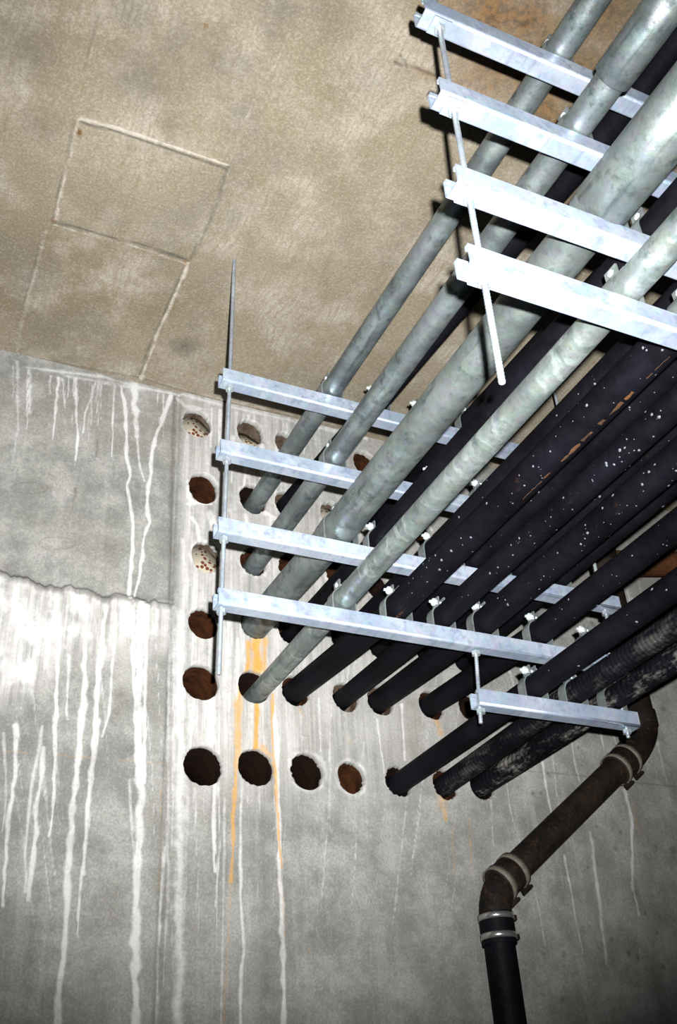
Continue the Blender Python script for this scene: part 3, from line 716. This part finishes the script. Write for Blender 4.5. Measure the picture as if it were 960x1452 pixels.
# ------------------------------------------------------------------ pipes
YE = -2.88
def path(pts, n=6):
    out = []
    ys = sorted(set([3.38, 3.1, 3.0, 2.9, 2.75, 2.6, 2.45, 2.28, 2.0, 1.7, 1.4, 1.2, 1.0, .8, .5, 0, -1, YE]), reverse=True)
    P = sorted(pts, key=lambda q: q[0]); yy = [q[0] for q in P]
    for y in ys:
        out.append((float(np.interp(y, yy, [q[1] for q in P])), y, float(np.interp(y, yy, [q[2] for q in P]))))
    return out
GAP = .004
def pipe(name, label, mat, r, ratio, tier, zwall, cat='pipe', group=None, near=None, straps=True, strapmat='strap', coup=(), spat=0, seam=None, wallratio=None):
    if tier == 5: z1 = T5+r+GAP; z2 = T5+r+GAP+.006
    else: z1 = TOP[tier][0]+r+GAP; z2 = TOP[tier][1]+r+GAP
    rn = near or ratio; wr = wallratio or ratio
    hk, hh = min(HOLES.items(), key=lambda q: (q[1][0]-wr*zwall)**2+(q[1][1]-zwall)**2)
    dx, dz = wr*zwall-hh[0], zwall-hh[1]; dd = math.hypot(dx, dz); lim = max(0., hh[2]*.955-r-.001)
    if dd > lim: dx *= lim/dd; dz *= lim/dd
    xw, zwall = hh[0]+dx, hh[1]+dz; wr = xw/zwall
    pts = [(3.38, wr*zwall, zwall), (3.0, wr*zwall, zwall), (2.30, ratio*z1, z1), (2.25, ratio*z1, z1), (1.0, rn*z2, z2), (YE, rn*z2, z2)]
    pp = path(pts)
    root = thing(name, label, cat, (pts[-1][1], YE, pts[-1][2]-r), group)
    m = MB(); m.tube(pp, r, 36); m.build('pipe_barrel', M[mat], root)
    for y0, y1, rr in coup:
        f = lambda y: (float(np.interp(y, [q[1] for q in pp[::-1]], [q[0] for q in pp[::-1]])), y, float(np.interp(y, [q[1] for q in pp[::-1]], [q[2] for q in pp[::-1]])))
        m = MB(); k = 6
        m.tube([f(y0), f(y0-.004), f(y1+.004), f(y1)], [rr-.004, rr, rr, rr-.004], 36); m.build('coupling', M[mat], root)
    at = lambda y: Vector((float(np.interp(y, [q[1] for q in pp[::-1]], [q[0] for q in pp[::-1]])), y, float(np.interp(y, [q[1] for q in pp[::-1]], [q[2] for q in pp[::-1]]))))
    if spat:
        m = MB()
        for _ in range(spat):
            y = random.uniform(.85, 2.15); c = at(y); base = math.atan2(-c.z, -c.x)
            a = base+random.gauss(0, .65); nrm = Vector((math.cos(a), 0, math.sin(a))); t1 = Vector((-math.sin(a), 0, math.cos(a))); t2 = Vector((0, 1, 0))
            q = c+nrm*(r-.0008); R_ = random.choice([.0016, .0016, .002, .0024, .003, .0042]); hgt = R_*.55; k = 8; el = random.uniform(.8, 1.5)
            vs = [q+nrm*hgt]; 
            for rr, hh_ in ((.6, .75), (1., 0.)):
                for j in range(k):
                    b_ = 2*math.pi*j/k; jj = rr*R_*random.uniform(.8, 1.2)
                    vs.append(q+t1*math.cos(b_)*jj+t2*math.sin(b_)*jj*el+nrm*hgt*hh_)
            m.add(vs, [(0, 1+j, 1+(j+1) % k) for j in range(k)]+[(1+j, 1+k+j, 1+k+(j+1) % k, 1+(j+1) % k) for j in range(k)])
        o = m.build('plaster_spatter', M['spatter'], root); o['kind'] = 'stuff'
    for (nm, ma, y0, y1, da, wd) in (seam or ()):
        m = MB(); n = 60; vs = []
        for j in range(n+1):
            y = y0+(y1-y0)*j/n; c = at(y); a = math.atan2(-c.z, -c.x)+da+random.uniform(-.03, .03); ww = wd*max(.06, math.sin(math.pi*j/n))*random.uniform(.1, 1)/r
            for b_ in (a-ww, a, a+ww): vs.append(c+Vector((math.cos(b_), 0, math.sin(b_)))*(r+(.0012 if b_ == a else .0002)))
        keepj = [j for j in range(n) if math.sin(j*1.1)+math.sin(j*.37+1)*1.2+random.uniform(-.8, .8) > -.35]
        m.add(vs, [(3*j+e, 3*j+e+1, 3*j+e+4, 3*j+e+3) for j in keepj for e in (0, 1)])
        m.build(nm, M[ma], root)
    if straps:
        if tier == 5: strap(r1, ratio*z1, YR[1], T5, r, z1, strapmat, mat.startswith('black'))
        else:
            strap(r1, ratio*z1, YR[1], TOP[tier][0], r, z1, strapmat, mat.startswith('black'))
            strap(r2, rn*z2, YR[2], TOP[tier][1], r, z2, strapmat, False)
    return root
def hz(k): return HOLES[k][1]
G1 = 'galvanised pipes'; G2 = 'black pipes'
pipe('galvanised_pipe', 'thin galvanised pipe on the top channels, uppermost of the grey pipes', 'galv', .0345, .5285, 1, 2.235, group=G1)
pipe('galvanised_pipe', 'thin galvanised pipe on the second channels, between the uppermost and the thick one', 'galv', .0345, .6015, 2, 1.948, group=G1, coup=((.86, .62, .043),))
pipe('galvanised_pipe', 'thick galvanised pipe with a wide coupling, largest of the grey pipes', 'galv_dirty', .0525, .6985, 3, 1.695, group=G1, coup=((.99, .66, .0615),))
pipe('galvanised_pipe', 'rippled galvanised pipe on the fourth channels, lowest of the grey pipes', 'galv_ripple', .0325, .8165, 4, 1.452, group=G1)
pipe('black_pipe', 'black pipe running directly behind the second galvanised pipe, on the top channels', 'black', .038, .605, 1, 2.235, group=G2, near=.640, wallratio=.592)
pipe('black_pipe', 'black pipe almost hidden behind the thick galvanised pipe, on the top channels', 'black', .030, .682, 1, 2.235, group=G2, near=.690)
pipe('black_pipe', 'black pipe filling the gap between thick and rippled galvanised pipes, on the top channels', 'black', .047, .768, 1, 2.235, group=G2, near=.79, wallratio=.762, spat=14)
pipe('black_pipe', 'black pipe showing as a thin strip along the left of the rippled galvanised pipe', 'black', .034, .783, 3, 1.695, group=G2)
pipe('black_pipe', 'black pipe bordering the bright gap right of the rippled galvanised pipe', 'black', .038, .900, 3, 1.69, group=G2, spat=40, seam=(('lime_streak', 'drip', 1.12, 1.5, .5, .004),))
for ratio, lab in ((.985, 'black pipe on the third channels between the two leftmost pipes of the fourth channels'),
                   (1.09, 'black pipe on the third channels between the two middle pipes of the fourth channels'),
                   (1.185, 'black pipe on the third channels, rightmost there, behind the right end of the bundle')):
    pipe('black_pipe', lab, 'black', .036, ratio, 3, 1.69, group=G2, spat=20)
pipe('black_pipe', 'black pipe with a rust-orange seam, leftmost on the fourth channel under the grey pipe', 'black', .040, .935, 4, 1.452, group=G2, wallratio=.89, spat=70, seam=(('rust_seam', 'seamrust', 1.08, 1.62, .78, .007), ('rust_seam', 'seamrust', 2.2, 2.3, .5, .006)))
pipe('black_pipe', 'narrow black pipe on the fourth channels, second of the four black pipes there', 'black', .034, 1.046, 4, 1.462, group=G2, wallratio=1.02, spat=75)
pipe('black_pipe', 'thick black pipe on the fourth channels, third of the four black pipes there', 'black', .040, 1.143, 4, 1.462, group=G2, wallratio=1.11, spat=75)
pipe('black_pipe', 'black pipe on the fourth channels, rightmost of the four there', 'black', .039, 1.285, 4, 1.48, group=G2, wallratio=1.245, spat=55)
pipe('black_pipe', 'smooth black pipe on the short bottom channel, leftmost of its three', 'black_clean', .036, 1.437, 5, 1.175, group='pipes on the bottom channel', spat=18)
pipe('ribbed_pipe', 'black ribbed pipe on the short bottom channel, middle of its three', 'black_rib', .036, 1.555, 5, 1.182, group='pipes on the bottom channel', wallratio=1.575, spat=14)
pipe('ribbed_pipe', 'dirty grey-streaked ribbed pipe, lowest and rightmost on the bottom channel', 'black_dirty', .037, 1.672, 5, 1.195, group='pipes on the bottom channel', wallratio=1.69, spat=8)
# empty straps left on the channels
strap(r1, 1.52, YR[1], TOP[2][0], .034, TOP[2][0]+.036); strap(r1, 1.70, YR[1], TOP[2][0], .03, TOP[2][0]+.032)
strap(r1, 2.02, YR[1], TOP[4][0], .034, TOP[4][0]+.036)

# ------------------------------------------------------------------ cast iron drain by the wall
YD = 2.88
def dp(u_, v_): q = onwall(u_, v_, YD); return (q[0], YD, q[1])
XB, XT = 1.937, 2.735
b0 = Vector((XB, YD, .735)); b1 = Vector((1.985, YD, .84)); e0 = Vector((2.60, YD, 1.305)); e1 = Vector((XT, YD, 1.48))
dr = thing('drain_pipe', 'dark rusty drain pipe with two bends running down the wall at lower right', 'drain pipe', (XB, YD, FZ))
m = MB(); m.tube([(XB, YD, FZ), (XB, YD, .69)], .049, 40); m.build('rubber_hose', M['rubber'], dr)
def bez(p0, c, p1, n=14): return [(1-t)**2*p0+2*t*(1-t)*c+t*t*p1 for t in [k/n for k in range(n+1)]]
d = (e0-b1).normalized()
cb = b1-d*((b1.x-XB)/d.x); ce = e0+d*((XT-e0.x)/d.x)
m = MB(); m.tube([(XB, YD, .64), (XB, YD, .735)], .0555, 40)
cp = m.build('rubber_coupling', M['rubber'], dr)
for za in (.722, .664):
    m = MB(); m.shell((XB, YD, za-.009), (XB, YD, za+.009), .0545, .0575, 40); m.build('hose_clamp', M['steel'], cp)
    m = MB(); m.box(XB+.05, XB+.066, YD-.02, YD+.012, za-.008, za+.008); m.build('clamp_screw', M['iron'], cp)
m = MB(); m.tube(bez(Vector((XB, YD, .72)), cb, b1+d*.03), .052, 40); m.build('lower_bend', M['iron'], dr)
m = MB(); m.tube([b1-d*.02, b1+d*.3, e0+d*.02], .0495, 40); m.build('sloping_pipe', M['iron'], dr)
def collar(p, dd):
    m = MB(); m.tube([p-dd*.05, p-dd*.046, p+dd*.046, p+dd*.05], [.053, .0585, .0585, .053], 40)
    o = m.build('collar', M['iron'], dr)
    for s_ in (-.036, .036):
        q = p+dd*s_; m = MB(); m.shell(q-dd*.011, q+dd*.011, .0575, .0625, 40); m.build('clamp_band', M['iron_light'], o)
        m = MB(); side = Vector((d.z, 0, -d.x)); pc = q+side*.068
        m.tube([pc-dd*.014, pc+dd*.014], .012, 8); m.tube([pc-dd*.02+side*.006, pc+dd*.026+side*.006], .006, 8); m.build('band_bolt', M['iron'], o)
collar(b1+d*.02, d); collar(e0-d*.01, d)
m = MB(); m.tube(bez(e0-d*.02, ce, e1), .060, 40); m.build('upper_bend', M['iron'], dr)
m = MB(); m.tube([(XT, YD, 1.46), (XT, YD, 1.52), (XT, YD, 1.53), (XT+.004, YD, ZC)], [.063, .063, .056, .056], 40); m.build('riser', M['iron'], dr)
m = MB(); m.tube([(XT, YD, 2.20), (XT+.08, YD, 2.225), (XT+1.2, YD, 2.44)], .058, 40); m.build('branch_pipe', M['rustred'], dr)
m = MB(); m.shell((XT, YD, 2.09), (XT, YD, 2.33), .055, .064, 40); m.build('branch_tee', M['iron'], dr)

# ------------------------------------------------------------------ camera and its flash
cam = bpy.data.cameras.new('camera'); co = bpy.data.objects.new('camera', cam); C.objects.link(co)
cam.sensor_fit = 'VERTICAL'; cam.sensor_height = 36.0; cam.lens = 36.0*F/1452.0; cam.clip_start = .02
mt = Matrix(((R[0][0], -R[1][0], -R[2][0], 0), (R[0][1], -R[1][1], -R[2][1], 0), (R[0][2], -R[1][2], -R[2][2], EYE), (0, 0, 0, 1)))
co.matrix_world = mt
bpy.context.scene.camera = co
fl = bpy.data.lights.new('camera_flash', 'SPOT'); fo = bpy.data.objects.new('camera_flash', fl); C.objects.link(fo)
off = R.T @ np.array([.060, -.088, 0.0])
fp = wl(*off); aim = ray(415, 660); aim = Vector(aim).normalized()
fo.matrix_world = Matrix.Translation(fp) @ aim.to_track_quat('-Z', 'Y').to_matrix().to_4x4()
fl.energy = 2150; fl.spot_size = math.radians(74); fl.spot_blend = 1.0; fl.shadow_soft_size = .012
fl.color = (1.0, 1.0, 1.0)
w = bpy.data.worlds.new('World'); bpy.context.scene.world = w; w.use_nodes = True
w.node_tree.nodes['Background'].inputs[0].default_value = (0, 0, 0, 1)
vs = bpy.context.scene.view_settings
vs.view_transform = 'Standard'; vs.look = 'None'; vs.gamma = 1; vs.exposure = 0; vs.use_curve_mapping = False
